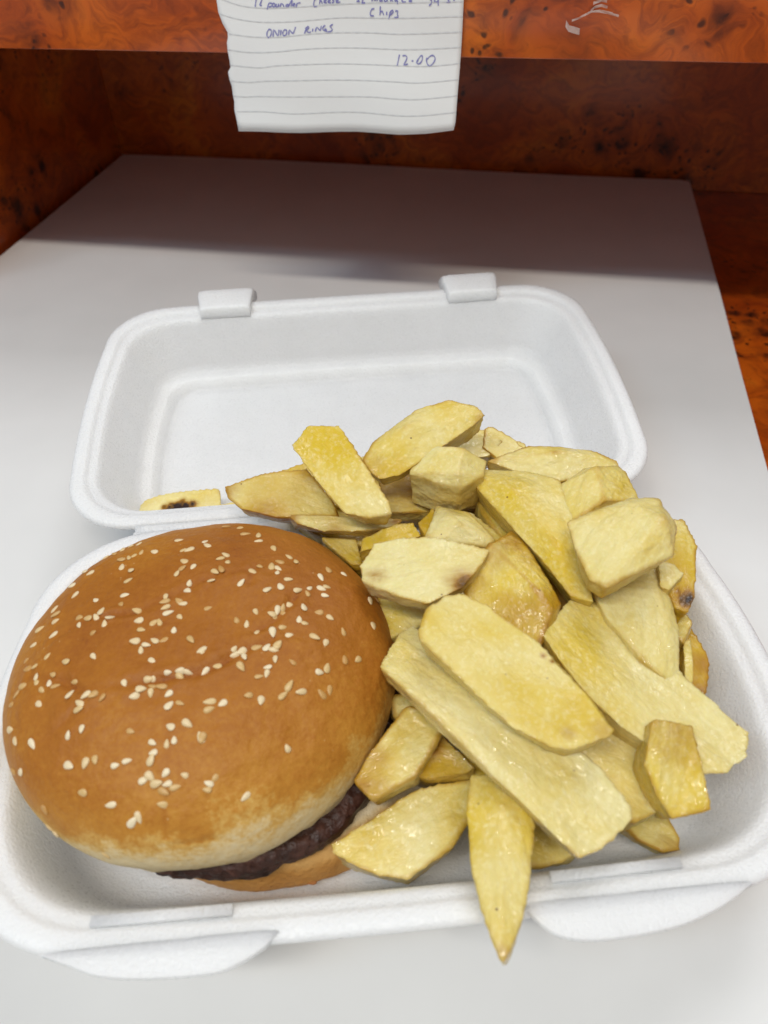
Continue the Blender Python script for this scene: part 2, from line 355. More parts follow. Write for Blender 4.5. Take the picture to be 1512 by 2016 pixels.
# pressed shelf along the inner edge of the lip where each flap folds
for x0, x1, y0, y1 in ((-0.0800, -0.0446, 0.0070, 0.0066), (0.0369, 0.0713, 0.0066, 0.0070)):
    def fr(a, b, z, x0=x0, x1=x1, y0=y0, y1=y1): return Vector((x0 + (x1 - x0) * a, y0 + (y1 - y0) * a + b, z))
    boxmesh('fold_ridge', (0, -0.0006, 0.0370), (1, 0.0022, 0.0397), M_FOAM, fr, tray, bevel=0.0005)
# latch blocks standing on the far rim of the lid
def latch(xc, w):
    P = [(-0.0096, 0.0370), (-0.0090, 0.0428), (-0.0080, 0.0436), (0.0020, 0.0444), (0.0062, 0.0444), (0.0084, 0.0426), (0.0094, 0.0395), (0.0070, 0.0372)]
    vs, fs = [], []; n = len(P); nx = 8
    for i in range(nx + 1):
        t = i / nx * 2 - 1
        for y, z in P:
            hw = w / 2 * (1.0 + (0.16 if y > 0.001 else 0.0) * min(1.0, (0.045 - z) / 0.006) + (0.10 if y > 0.001 else 0))
            e = 0.0006 if abs(t) == 1 else 0
            vs.append(lidf(xc + hw * t, LL + y, z - (e if z > 0.042 else 0)))
    for i in range(nx):
        for k in range(n): fs.append((i * n + k, (i + 1) * n + k, (i + 1) * n + (k + 1) % n, i * n + (k + 1) % n))
    fs.append(tuple(range(n))); fs.append(tuple(nx * n + k for k in range(n))[::-1])
    o = mesh('latch', vs, fs, M_FOAM, lid)
    bv = o.modifiers.new('b', 'BEVEL'); bv.width = 0.0004; bv.segments = 2; bv.limit_method = 'ANGLE'
    return o
latch(-0.0625, 0.0250); latch(0.0655, 0.0250)

# ------------------------------------------------------------------ burger
BC = Vector((-0.0563, 0.0783, 0.028)); BR, BH = 0.0598, 0.042
burger = tag(empty('burger', (BC.x, BC.y, 0.006)), 'hamburger in a sesame seed bun lying in the left half of the tray', 'burger')
PI4 = Matrix.Translation((-BC.x, -BC.y, -0.006))
NE = 2.3
def crown_base(r01, th):
    """r01 0..1 from the top centre to the rim underside"""
    if r01 < 0.80:
        a = math.pi / 2 * (1 - r01 / 0.80); rr = BR * math.cos(a) ** (2 / NE); z = 0.012 + (BH - 0.012) * math.sin(a) ** (2 / NE)
    elif r01 < 0.94:
        s = 1 - (r01 - 0.80) / 0.14; rr = BR * (0.93 + 0.07 * math.sin(s * math.pi / 2)); z = 0.012 * s
    else:
        s = (r01 - 0.94) / 0.06; rr = BR * 0.93 * (1 - s); z = -0.0003 + 0.001 * s
    return rr, z
CREASES = [([(60, 1330), (120, 1340), (165, 1358), (240, 1350), (330, 1335), (400, 1322), (450, 1296), (490, 1275), (535, 1262)], 0.0016, 0.0026),
           ([(215, 1210), (270, 1208), (325, 1180), (380, 1152), (440, 1132), (480, 1124)], 0.0009, 0.0024), ([(100, 1260), (150, 1232), (210, 1212)], 0.0008, 0.002),
           ([(505, 1240), (540, 1220), (570, 1190), (590, 1165)], 0.0013, 0.0026), ([(325, 1585), (322, 1620), (328, 1650)], 0.0009, 0.0016),
           ([(408, 1565), (402, 1600), (410, 1650)], 0.0008, 0.0013), ([(490, 1150), (500, 1120)], 0.0008, 0.003), ([(560, 1285), (610, 1290)], 0.0008, 0.003),
           ([(330, 1410), (328, 1500)], 0.0005, 0.003), ([(80, 1470), (130, 1420), (150, 1395)], 0.0006, 0.0025), ([(350, 1665), (420, 1650), (480, 1660), (540, 1625)], 0.0007, 0.0012)]
def crease_world(px, py):
    # solve on the analytic dome by marching along the sight line
    d = ray(px, py).normalized(); p = CAM.copy()
    for _ in range(700):
        p = p + d * 0.0006; q = p - BC; rr = math.hypot(q.x, q.y) / BR
        if rr < 1 and q.z < 0.012 + (BH - 0.012) * (1 - rr ** NE) ** (1 / NE): return q
    return None
CW = []
for pts, dep, wid in CREASES:
    ws = [w for w in (crease_world(*p) for p in pts) if w is not None]
    CW.append((ws, dep, wid))
def seg_d(p, a, b):
    ab = b - a; t = max(0, min(1, (p - a).dot(ab) / max(1e-12, ab.dot(ab)))); return (p - a - ab * t).length
def crown_mesh():
    NT_, NR = 260, 120; vs, fs, bake = [], [], []
    for k in range(NR):
        r01 = 0.004 + 0.996 * k / (NR - 1)
        for i in range(NT_):
            th = 2 * math.pi * i / NT_; rr, z = crown_base(r01, th)
            d = Vector((math.cos(th), math.sin(th), 0))
            rr *= 1 + 0.010 * math.sin(2 * th + 0.7) + 0.010 * nz((d.x, d.y, 0), 2.2, 4)
            p = Vector((rr * d.x, rr * d.y, z))
            u = max(0.0, min(1.0, z / BH))
            if r01 < 0.90:
                p.z += 0.0015 * nz(p, 42, 2) * min(1, z / 0.01) + 0.0004 * nz(p, 130, 9) + 0.00022 * nz(p, 330, 5); cr = 0.0
                for ws, dep, wid in CW:
                    dm = min((seg_d(p, ws[j], ws[j + 1]) for j in range(len(ws) - 1)), default=9)
                    wid *= 0.55 * (1 + 0.5 * nz(p, 260, 8)); cr = max(cr, dep / 0.0016 * math.exp(-(dm / (wid * 0.8)) ** 2))
                    if dm < wid * 3: p.z -= 0.65 * dep * (0.75 + 0.9 * nz(p, 120, 3)) * (math.exp(-(dm / wid) ** 2) - 0.45 * math.exp(-((dm - wid * 1.7) / wid) ** 2))
            else:
                cr = 0.0; p += d * 0.0012 * nz(p, 210, 3); p.z += 0.0018 * nz((d.x, d.y, 0), 6, 1) * (1 if r01 < 0.955 else 0.3)
            vs.append(p)
            # baked colour: paler towards the lower edge (front right paler), cream where the bun was cut; crease term darkens the colour along each crease
            front = 0.5 + 0.5 * math.cos(th - math.radians(-62))
            back = 0.5 - 0.5 * math.cos(th - math.radians(-62))
            e = (z - 0.002 - 0.0215 * front ** 1.4 + 0.004 * nz(p, 60, 1) + 0.0040 * nz(p, 170, 1)) / 0.0062
            b = 0.05 + 0.30 / (1 + math.exp(-e * 2.6)) + 0.44 * (max(0, z - 0.004) / BH) ** 1.0 + 0.17 * cr - 0.055
            if z < 0.0035 + 0.0015 * nz((d.x, d.y, 0), 9, 7) and r01 >= 0.8: b = min(b, 0.05)
            if r01 > 0.945: b = 0.0
            bake.append(b)
    for k in range(NR - 1):
        for i in range(NT_): j = (i + 1) % NT_; fs.append((k * NT_ + i, (k + 1) * NT_ + i, (k + 1) * NT_ + j, k * NT_ + j))
    fs.append(tuple(range(NT_)))
    o = mesh('bun_crown', [v + BC for v in vs], fs, M_CRUST, burger)
    a = o.data.attributes.new('bake', 'FLOAT', 'POINT'); a.data.foreach_set('value', bake)
    o.matrix_parent_inverse = PI4; return o, [v + BC for v in vs], fs
crown, cvs, cfs = crown_mesh()
def disc(name, c, r, z0, z1, mat, seed, rough, topshrink, bakef, nt=220, bulge=0.0):
    prof = [(0.02, 1.0), (0.4, 1.0), (0.75, 1.0), (0.90, 1.0), (0.955, 0.99), (0.985, 0.90), (1.0, 0.72), (1.0, 0.5), (1.0, 0.28), (0.985, 0.10), (0.95, 0.0), (0.5, 0.0), (0.02, 0.0)]
    vs, fs, bake = [], [], []
    for k, (s, h) in enumerate(prof):
        for i in range(nt):
            th = 2 * math.pi * i / nt; d = Vector((math.cos(th), math.sin(th), 0))
            R_ = r * (1 + rough * nz((d.x, d.y, 0), 3.5, seed) + 0.45 * rough * nz((d.x, d.y, h * 0.3), 12, seed) + (0.4 * rough * nz((d.x, d.y, h), 30, seed)))
            ss = s * (1 - topshrink * h if s > 0.7 else 1)
            p = c + d * (R_ * ss); p.z = z0 + (z1 - z0) * h + (0.0016 * nz((p.x, p.y, h), 60, seed) if s > 0.5 else 0)
            vs.append(p); bake.append(bakef(h, th, s))
    for k in range(len(prof) - 1):
        for i in range(nt): j = (i + 1) % nt; fs.append((k * nt + j, k * nt + i, (k + 1) * nt + i, (k + 1) * nt + j))
    fs.append(tuple(range(nt))); fs.append(tuple((len(prof) - 1) * nt + i for i in range(nt))[::-1])
    o = mesh(name, vs, fs, mat, burger); a = o.data.attributes.new('bake', 'FLOAT', 'POINT'); a.data.foreach_set('value', bake)
    o.matrix_parent_inverse = PI4; return o
disc('patty', Vector((-0.0500, 0.0790, 0)), 0.0578, 0.0200, 0.0300, M_MEAT, 5, 0.035, 0.0, lambda h, t, s: 0)
disc('bun_heel', Vector((-0.0370, 0.0818, 0)), 0.0596, 0.0052, 0.0208, M_HEEL, 2, 0.014, 0.03, lambda h, t, s: ((0.95 if h < 0.8 else 0.6) if s > 0.93 else 0.0) - (0.75 * math.exp(-((t - 5.62) / 0.16) ** 2) if h > 0.45 else 0))
# sesame seeds
SEEDS = [((0, 1020), 0.26455, '1335,165 1360,240 1412,236 1372,320 1357,375 1317,414 1437,362 1410,487 1395,538 1233,587 1230,622 1235,665 1250,707 1333,618 1362,637 1337,735 1150,253 1052,255 995,280 960,297 905,312 850,268 975,212 1030,195 910,228 785,295 905,366 975,391 953,467 675,410 630,395 540,505 563,573 713,610 925,573 902,640 752,694 590,740 655,746 717,738 820,738 778,789 590,798 418,718 410,768 405,680 398,868 692,855 1022,690 1035,763 1050,831 1145,778 1188,778 1295,835 1007,917 1152,912 1222,907 1087,945 1050,985 1420,904 1500,980 1132,1060 697,1030 490,1068 350,1030 252,945 195,1060 258,1105 208,1122 272,1185 270,1222 395,1165 367,1228 410,1250 310,1280 555,1220 517,1313 640,1316 697,1312 762,1336 925,1228 1105,1200 1140,1195 1135,1250 1047,1272 1003,1325 1122,1300 1203,1255 1258,1308 1247,1150 1343,1138 1398,1147 1342,1187 1337,1375 1257,1395 290,1385 595,1380 583,1425 170,1250 125,1310 295,830 85,1390'),
         ((380, 1020), 0.26455, '248,68 350,75 388,118 488,130 490,170 600,225 92,175 107,204 245,275 205,302 260,326 210,383 162,398 135,465 358,484 497,361 445,397 648,326 715,291 766,326 585,362 628,372 628,405 708,458 650,508 552,533 777,538 870,520 852,560 952,522 995,510 980,578 1008,384 1122,417 950,437 112,670 720,648 825,665 467,698 670,670 628,685 590,715 610,730 665,707 938,703 1018,740 325,760 400,790 790,757 832,783 668,812 478,851 593,845 715,870 903,884 1118,850 1343,800 988,928 1318,618 1378,612 75,985 307,975 365,992 318,1020 382,1032 475,963 548,962 598,978 630,945 612,1050 355,1103 93,1140 180,1103 743,1073 557,1110 550,1157 490,1180 938,1148 997,1118 1130,1052 1230,1052 713,1253 668,1322 806,1293 962,1312 1018,1280 415,1320 508,1353 127,1365 117,1425 222,1377'),
         ((0, 1380), 0.26455, '77,215 112,300 240,320 610,207 508,258 968,225 1270,192 1392,167 1133,310 1240,322 1297,293 1142,385 1123,440 1497,272 512,480 635,460 707,436 857,482 945,447 1068,590 1115,560 1162,615 1232,535 1375,553 1215,672 1302,643 1247,617 1213,772 613,683 825,773 985,903 1030,865 335,807 345,958 390,1010 153,530 100,525 785,1150'),
         ((380, 1380), 0.2976, '62,242 625,315 147,510 107,547 95,587 350,632')]
bvh = BVHTree.FromPolygons([tuple(v) for v in cvs], cfs)
def seed_mesh(var):
    vs, fs = [], []; nu, nv = 10, 6; L, Wd, Hh = 0.0015 * (1, 1.06, .9)[var], 0.00098 * (1, .92, 1.04)[var], 0.00045
    for j in range(nv + 1):
        a = math.pi * j / nv
        for i in range(nu):
            t = 2 * math.pi * i / nu; x = math.cos(a); k = 1 - 0.32 * x
            vs.append((L * (x + 0.12 * max(0, x) ** 3), Wd * k * math.sin(a) * math.cos(t), Hh * math.sin(a) * math.sin(t)))
    for j in range(nv):
        for i in range(nu): k = (i + 1) % nu; fs.append((j * nu + i, (j + 1) * nu + i, (j + 1) * nu + k, j * nu + k))
    me = bpy.data.meshes.new('sesame_seed'); me.from_pydata(vs, [], fs); me.validate(); me.polygons.foreach_set('use_smooth', [True] * len(me.polygons)); me.materials.append(M_SEED); return me
SM = [seed_mesh(i) for i in range(3)]
for (ox, oy), sc, txt in SEEDS:
    for w in txt.split():
        a, b = w.split(','); px, py = ox + float(a) * sc, oy + float(b) * sc
        hit = None
        for tryk in range(14):
            loc, nrm, idx, dist = bvh.ray_cast(CAM, ray(px + (395 - px) * 0.006 * tryk, py + (1375 - py) * 0.006 * tryk).normalized())
            if loc is not None and loc.z > BC.z + 0.004: hit = (loc, nrm); break
        if not hit: continue
        loc, nrm = hit
        if nrm.dot(CAM - loc) < 0: nrm = -nrm
        o = bpy.data.objects.new('sesame_seed', random.choice(SM)); link(o, crown)
        z = (nrm + Vector((random.uniform(-.18, .18), random.uniform(-.18, .18), 0))).normalized(); t = random.uniform(0, 6.283)
        x = Vector((math.cos(t), math.sin(t), 0)); x = (x - z * x.dot(z)).normalized(); y = z.cross(x)
        s = random.uniform(0.78, 1.14); p = loc + nrm * random.uniform(-0.0001, 0.00022)
        o.matrix_world = Matrix(((x.x * s, y.x * s, z.x * s, p.x), (x.y * s, y.y * s, z.y * s, p.y), (x.z * s, y.z * s, z.z * s, p.z), (0, 0, 0, 1)))

# ------------------------------------------------------------------ chips
# outline of the upper face (traced), height of its middle, slopes (dz/dx, dz/dy), thickness, (browning, yellow, wet), label, options
CH = []
def chip(pts, z, sx, sy, t, col, label, **kw): CH.append((pts, z, sx, sy, t, col, label, kw))
G = 'potato chips of the meal'
chip([(835,1245),(850,1205),(885,1177),(912,1174),(960,1197),(1060,1270),(1150,1360),(1203,1430),(1195,1445),(1120,1468),(1080,1462),(1010,1425),(960,1380),(890,1300),(834,1262)], .0690, .02, .10, .012, (.35,.42,.15), 'large broad chip lying on top in the middle, freckled with brown dots', burn=[(1190,1440,.0035,.2),(1070,1290,.0008,.5),(1088,1300,.0007,.5),(1120,1440,.002,.2)])
chip([(762,1298),(757,1316),(800,1358),(880,1432),(980,1536),(1100,1640),(1135,1670),(1180,1655),(1240,1600),(1232,1575),(1180,1520),(1110,1470),(960,1385),(880,1300),(845,1240),(818,1222),(792,1237)], .0570, -.06, .06, .0075, (.25,.16,1.0), 'longest pale chip, wet with oil, lying beneath the broad freckled chip', inset=0.001)
chip([(1075,1262),(1090,1225),(1130,1182),(1155,1175),(1190,1192),(1250,1252),(1320,1312),(1390,1395),(1458,1445),(1456,1490),(1420,1515),(1370,1512),(1290,1462),(1230,1425),(1160,1362),(1095,1290)], .0560, -.20, .05, .011, (.10,.36,.65), 'big pale chip on the right reaching down to the tray wall')
chip([(1286,1426),(1300,1421),(1368,1431),(1374,1480),(1382,1530),(1395,1588),(1325,1605),(1297,1560),(1274,1505)], .0560, .0, .40, .014, (.60,.85,.4), 'short dark golden chip with a pale cut end propped at the front right', inset=0.001, burn=[(1330,1432,.009,.26),(1372,1480,.004,.22)])
chip([(1120,1480),(1205,1440),(1250,1470),(1283,1540),(1303,1588),(1245,1612),(1200,1580)], .0450, -.05, .15, .014, (.40,.45,.3), 'blunt chip poking out between the longest chip and the propped dark one', inset=0.001)
chip([(930,1532),(975,1533),(1010,1560),(1044,1592),(1040,1660),(1034,1740),(1026,1800),(1008,1852),(990,1884),(976,1850),(952,1780),(936,1700),(924,1605)], .0480, .0, .06, .011, (.15,.72,.55), 'pointed yellow chip hanging over the front lip of the tray', extra=[(985,1600,.003),(985,1760,.002)], burn=[(990,1880,.0022,.3)])
chip([(658,1660),(700,1642),(760,1612),(815,1562),(860,1550),(925,1540),(918,1605),(880,1665),(800,1722),(750,1718),(690,1695),(662,1680)], .0310, .05, .22, .019, (.45,.48,.35), 'thick chunky chip at the front beside the bottom bun', inset=0.001)
chip([(704,1532),(735,1482),(800,1397),(845,1402),(872,1425),(838,1482),(812,1525),(738,1566),(722,1552)], .0440, .10, .25, .013, (.70,.50,.45), 'short brown tipped chip leaning against the beef patty', inset=0.001, burn=[(716,1548,.005,.34),(740,1490,.004,.2)])
chip([(814,1492),(868,1450),(932,1508),(915,1522),(845,1530),(818,1524)], .0400, .1, .1, .014, (.75,.45,.6), 'stubby chip with a brown knot tucked below the longest chip', burn=[(848,1468,.0030,.75)])
chip([(1052,1612),(1100,1645),(1140,1672),(1100,1692),(1050,1702),(1044,1685)], .0220, .0, .15, .010, (.55,.75,.3), 'little wedge chip under the tip of the longest chip')
chip([(1225,1618),(1305,1600),(1332,1648),(1330,1668),(1300,1670),(1262,1652)], .0200, .0, .1, .010, (.75,.70,.3), 'small brown edged chip on the tray floor below the blunt chip', burn=[(1320,1665,.004,.26)])
chip([(918,1152),(960,1088),(1008,1050),(1022,1062),(1045,1100),(1097,1188),(1088,1218),(1056,1268),(1010,1240),(960,1205),(920,1182)], .0620, .05, .10, .016, (1.0,.85,.75), 'golden brown ridged chip in the middle behind the broad freckled one', extra=[(962,1086,.004),(1030,1155,.0045),(1086,1218,.004)], burn=[(1000,1075,.007,.32),(930,1150,.006,.22),(962,1105,.007,.28),(1040,1110,.006,.2),(1085,1190,.004,.22)])
chip([(714,1112),(740,1072),(800,1066),(860,1066),(958,1080),(944,1105),(906,1153),(840,1186),(790,1172),(722,1143),(726,1122)], .0680, .08, .05, .009, (.45,.20,.15), 'pale rough slab with a burnt brown corner next to the bun', burn=[(918,1146,.0050,.62),(740,1135,.0035,.3)])
chip([(748,1168),(840,1185),(836,1222),(792,1237),(772,1252),(758,1215)], .0480, .0, .05, .012, (.0,.75,.9), 'greenish yellow chip wedged between bun and pale slab')
chip([(862,994),(842,1058),(862,1066),(950,1072),(970,1060),(920,1015)], .0600, .0, .05, .013, (.30,.25,.2), 'triangular pale chip standing with its point up behind the slab', extra=[(905,1050,.004)])
chip([(826,1030),(858,994),(850,1040),(843,1060)], .0560, .0, .05, .012, (.70,.75,.2), 'golden sliver chip at the left of the triangular one')
chip([(888,1000),(930,1012),(975,1050),(990,1062),(960,1072),(915,1052)], .0560, .05, .02, .010, (.35,.35,.3), 'thin chip sloping down right of the triangular one')
chip([(570,1012),(600,1016),(680,1020),(785,1022),(768,1036),(700,1046),(640,1046),(592,1032)], .0560, .05, .30, .008, (.75,.28,.25), 'slim crescent chip lying along the back edge of the bun', burn=[(573,1016,.003,.42),(778,1026,.003,.42),(660,1046,.004,.2)])
chip([(447,956),(520,937),(600,930),(650,985),(662,1012),(600,1010),(545,1016),(480,1000),(456,980)], .0580, .0, .35, .011, (.80,.50,.3), 'wide brown edged chip at the far left of the heap', burn=[(450,964,.004,.34),(520,1012,.005,.24)])
chip([(577,880),(610,840),(626,850),(668,842),(690,880),(725,935),(758,985),(765,1005),(720,1012),(676,1004),(635,955),(600,910)], .0720, .0, .28, .010, (.35,.72,.8), 'upright yellow chip leaning back over the wide brown edged one')
chip([(722,904),(745,870),(820,812),(880,791),(930,802),(950,820),(930,838),(860,878),(790,932),(752,942),(736,928)], .0760, .10, .30, .011, (.55,.80,.3), 'tall curved chip standing highest at the back of the heap', extra=[(800,850,.003)], burn=[(735,915,.005,.16),(948,822,.003,.2)])
chip([(812,928),(832,882),(918,892),(955,905),(948,935),(905,960),(860,948)], .0720, .0, .15, .018, (.30,.28,.15), 'chunky pale cube shaped chip at the back of the heap', extra=[(900,950,.004),(912,898,.004)], inset=0.001)
chip([(870,880),(925,848),(955,846),(985,870),(960,895),(915,900)], .0600, .0, .1, .012, (.65,.75,.5), 'yellow chip behind the cube, below the tall curved one')
chip([(958,848),(968,843),(1004,864),(1028,882),(1024,896),(985,905),(955,880)], .0600, .0, .1, .013, (.80,.55,.8), 'glossy knobbly chip at the far back beside the cube')
chip([(965,908),(1050,882),(1100,886),(1160,890),(1208,908),(1218,925),(1130,932),(1100,945),(1020,928)], .0640, .0, .25, .010, (.70,.60,.3), 'curved chip along the far right back of the heap', extra=[(1090,900,.003)])
chip([(922,936),(960,924),(1040,932),(1098,952),(1112,1000),(1150,1080),(1165,1168),(1120,1158),(1060,1090),(1010,1040),(962,985),(940,962)], .0670, .10, .08, .012, (.30,.62,.25), 'long yellow slab sloping from the cube down to the right', extra=[(1010,975,.003),(1090,1080,.003)])
chip([(1097,962),(1150,927),(1213,920),(1230,935),(1253,985),(1200,1000),(1128,1026),(1112,1000)], .0690, .0, .05, .020, (.40,.50,.15), 'blocky chip at the upper right of the heap', extra=[(1168,940,.005),(1185,1005,.005)], inset=0.001)
chip([(1122,1030),(1165,1012),(1240,987),(1293,987),(1322,1040),(1314,1090),(1250,1122),(1196,1150),(1165,1135),(1140,1080)], .0770, .05, .12, .010, (.35,.22,.1), 'pale diamond shaped slab on top at the right', extra=[(1240,1000,.002),(1300,1045,.0045)])
chip([(1165,1155),(1205,1150),(1300,1105),(1315,1150),(1330,1240),(1340,1318),(1330,1342),(1262,1290),(1200,1220)], .0570, -.1, .1, .014, (.20,.30,.25), 'long pale chip running down from beneath the diamond slab', extra=[(1290,1180,.003)])
chip([(1312,1032),(1345,1027),(1366,1080),(1366,1165),(1354,1200),(1327,1188),(1320,1150),(1300,1100)], .0600, .0, .10, .013, (.65,.75,.2), 'yellow chip with a burnt lower end at the far right of the heap', burn=[(1352,1178,.0038,.75),(1335,1166,.002,.6)])
chip([(1297,1102),(1322,1112),(1343,1130),(1318,1158),(1302,1150)], .0620, .0, .1, .010, (.0,.35,1.0), 'small glassy chip tip under the diamond slab')
chip([(1332,1217),(1360,1237),(1388,1300),(1388,1355),(1370,1378),(1345,1350),(1332,1280)], .0440, .0, .05, .010, (1.0,.80,.3), 'orange rimmed round chip against the right tray wall', burn=[(1388,1310,.004,.32),(1384,1360,.003,.34),(1368,1250,.003,.2)])
chip([(1346,1262),(1361,1262),(1367,1362),(1346,1345)], .0490, .0, .05, .007, (.45,.85,.9), 'narrow glassy strip on the orange rimmed chip')
chip([(942,985),(968,990),(1030,1048),(1012,1056),(985,1058),(955,1010)], .0560, .0, .1, .014, (.6,.65,.3), 'small golden chip beneath the upper end of the yellow slab')
chip([(752,950),(810,932),(905,968),(950,985),(935,1000),(860,1004),(800,1008),(766,1008)], .0530, .0, .12, .012, (.85,.70,.4), 'golden chip in the shade under the cube', burn=[(810,970,.009,.24),(880,985,.009,.24)])
chip([(520,945),(560,925),(605,912),(640,930),(610,965)], .0450, .0, .1, .012, (.6,.6,.3), 'yellow chip peeping out behind the wide brown edged one')
chip([(690,905),(720,897),(735,930),(740,960),(712,945)], .0520, .0, .1, .011, (.5,.6,.3), 'narrow chip between the upright chip and the tall curved one')
chip([(640,1062),(700,1058),(712,1108),(690,1108)], .0470, .0, .1, .013, (.55,.50,.2), 'chip corner behind the bun under the slim crescent')
chip([(710,1085),(718,1058),(770,1035),(810,1028),(824,1056),(760,1072),(735,1076)], .0570, .0, .1, .013, (.50,.75,.4), 'yellow chip behind the pale rough slab')
chip([(1000,1048),(1060,1085),(1118,1185),(1100,1200),(1060,1180)], .0420, .0, .0, .014, (1.0,.90,.9), 'deep brown chip seen in the gap below the yellow slab', burn=[(1060,1120,.012,.30),(1100,1180,.008,.30)])
chip([(1130,1430),(1240,1430),(1300,1480),(1285,1500),(1250,1470)], .0400, .0, .0, .014, (.8,.8,.5), 'shaded chip in the gap under the big pale chip')
# chips deeper in the heap, seen through the gaps
chip([(820,1050),(1000,1060),(1080,1130),(1050,1200),(900,1180),(800,1120)], .0440, .0, .05, .016, (.7,.7,.4), 'buried chip under the triangular and ridged chips')
chip([(1060,1000),(1240,1010),(1320,1100),(1260,1160),(1150,1150)], .0500, .0, .0, .018, (.6,.6,.3), 'buried chip under the blocky one and the diamond slab')
chip([(980,930),(1100,945),(1230,950),(1250,1010),(1100,1000)], .0520, .0, .0, .014, (.6,.7,.3), 'buried chip under the curved one at the back')
chip([(1090,1260),(1200,1220),(1340,1330),(1330,1400),(1200,1380)], .0390, .0, .0, .018, (.6,.6,.3), 'buried chip beneath the big pale chip on the right')
chip([(850,1280),(1000,1290),(1150,1420),(1100,1460),(950,1420)], .0430, .0, .0, .016, (.6,.6,.3), 'buried chip beneath the longest pale chip')
chip([(880,1480),(1000,1510),(1150,1600),(1110,1625),(980,1580)], .0340, .0, .0, .016, (.7,.7,.3), 'buried chip below the front half of the longest chip')
chip([(990,1200),(1060,1200),(1120,1290),(1110,1350),(1040,1290)], .0470, .0, .0, .018, (.8,.8,.5), 'buried chip between the broad freckled chip and the big pale one')
chip([(880,1150),(960,1170),(1020,1240),(960,1260),(880,1210)], .0480, .0, .0, .018, (.8,.8,.5), 'buried chip under the near end of the ridged golden one')
chip([(560,1000),(660,1005),(760,1020),(800,1060),(700,1075),(620,1050)], .0450, .0, .0, .012, (.6,.7,.3), 'buried chip over the hinge under the slim crescent')
chip([(1240,1150),(1310,1140),(1345,1240),(1350,1330),(1280,1280)], .0430, .0, .0, .018, (.6,.7,.3), 'buried chip under the long pale chip near the right wall')
chip([(700,1090),(780,1120),(860,1210),(800,1240),(740,1170)], .0420, .0, .0, .018, (.5,.7,.4), 'buried chip beside the bun under the pale rough slab')
chip([(640,940),(760,930),(900,950),(930,985),(780,1000),(660,990)], .0500, .0, .0, .012, (.7,.7,.4), 'buried chip at the back under the upright and tall ones')
chip([(1006,868),(1030,876),(1040,892),(1010,905),(995,890)], .0560, .0, .1, .010, (.7,.6,.4), 'tiny chip end at the far back behind the curved chip')
chip([(1325,1200),(1345,1205),(1362,1225),(1345,1262),(1328,1245)], .0500, .0, .05, .010, (.7,.7,.3), 'small chip between the burnt end and the orange rimmed chip')
chip([(775,1375),(812,1372),(850,1400),(820,1425),(785,1410)], .0400, .0, .1, .012, (.7,.6,.3), 'small chip in the dark gap between bun and longest chip')
chip([(940,980),(985,1000),(1035,1045),(1005,1060),(960,1035)], .0500, .0, .0, .012, (.7,.7,.5), 'shaded chip under the left edge of the yellow slab')
# the burnt one in the lid, and its neighbour
chip([(272,998),(290,984),(322,983),(345,988),(388,974),(424,962),(431,998),(350,1008),(284,1010)], .0175, .09, .12, .0085, (.0,.40,.3), 'thin chip with a black burnt spot lying alone in the lid corner', burn=[(325,1001,.0016,.8),(338,1001,.0024,1.1),(352,1000,.0026,1.2),(366,998,.0022,1.2),(380,993,.0020,.9),(360,990,.0016,.7)])
chip([(432,996),(470,990),(520,992),(540,1008),(480,1014),(436,1010)], .0170, .0, .05, .0080, (.3,.7,.2), 'flat yellow chip by the hinge left of the heap')

raw = []
for pts, z, sx, sy, t, col, label, kw in CH:
    n = Vector((-sx, -sy, 1)).normalized()
    cx = sum(p[0] for p in pts) / len(pts); cy = sum(p[1] for p in pts) / len(pts)
    P0 = atz(cx, cy, z)
    top = [plane_hit(x, y, P0, n) for x, y in pts]
    c = sum(top, Vector()) / len(top)
    # long axis
    best = max(((a - b) for a in top for b in top), key=lambda v: v.length).normalized()
    X = (best - n * best.dot(n)).normalized(); Y = n.cross(X)
    R_ = Matrix((X, Y, n))
    loc = [R_ @ (p - c) for p in top]; loc = [p * (1.02 + 0.0009 / max(0.004, p.length)) for p in loc]
    bm = bmesh.new()
    rr = random.Random(hash(label) & 0 or len(raw))
    for p in loc:
        bm.verts.new(p)
        ins = kw.get('inset', 0.0040); hy = max(abs(q.y) for q in loc); bm.verts.new((p.x * rr.uniform(0.93, 0.99) * (1 - 0.6 * ins / 0.05), p.y * max(0.3, 1 - ins / hy) * rr.uniform(0.92, 1.05), -t * 0.88 * rr.uniform(0.9, 1.08)))
    for x, y, dz in kw.get('extra', []):
        q = R_ @ (plane_hit(x, y, P0, n) - c); bm.verts.new((q.x, q.y, dz))
    bmesh.ops.convex_hull(bm, input=bm.verts)
    bmesh.ops.delete(bm, geom=[v for v in bm.verts if not v.link_faces], context='VERTS')
    me = bpy.data.meshes.new('potato_chip'); bm.to_mesh(me); bm.free()
    o = bpy.data.objects.new('potato_chip', me); COL.objects.link(o)
    o.matrix_world = Matrix(((X.x, Y.x, n.x, c.x), (X.y, Y.y, n.y, c.y), (X.z, Y.z, n.z, c.z), (0, 0, 0, 1)))
    rm = o.modifiers.new('r', 'REMESH'); rm.mode = 'VOXEL'; rm.voxel_size = 0.00062
    sm = o.modifiers.new('s', 'SMOOTH'); sm.factor = 0.5; sm.iterations = 2
    tag(o, label, 'potato chip', G); o.color = (*col, 1)
    raw.append((o, kw, P0, n, c, R_, len(raw)))
bpy.context.view_layer.update()
dg = bpy.context.evaluated_depsgraph_get()
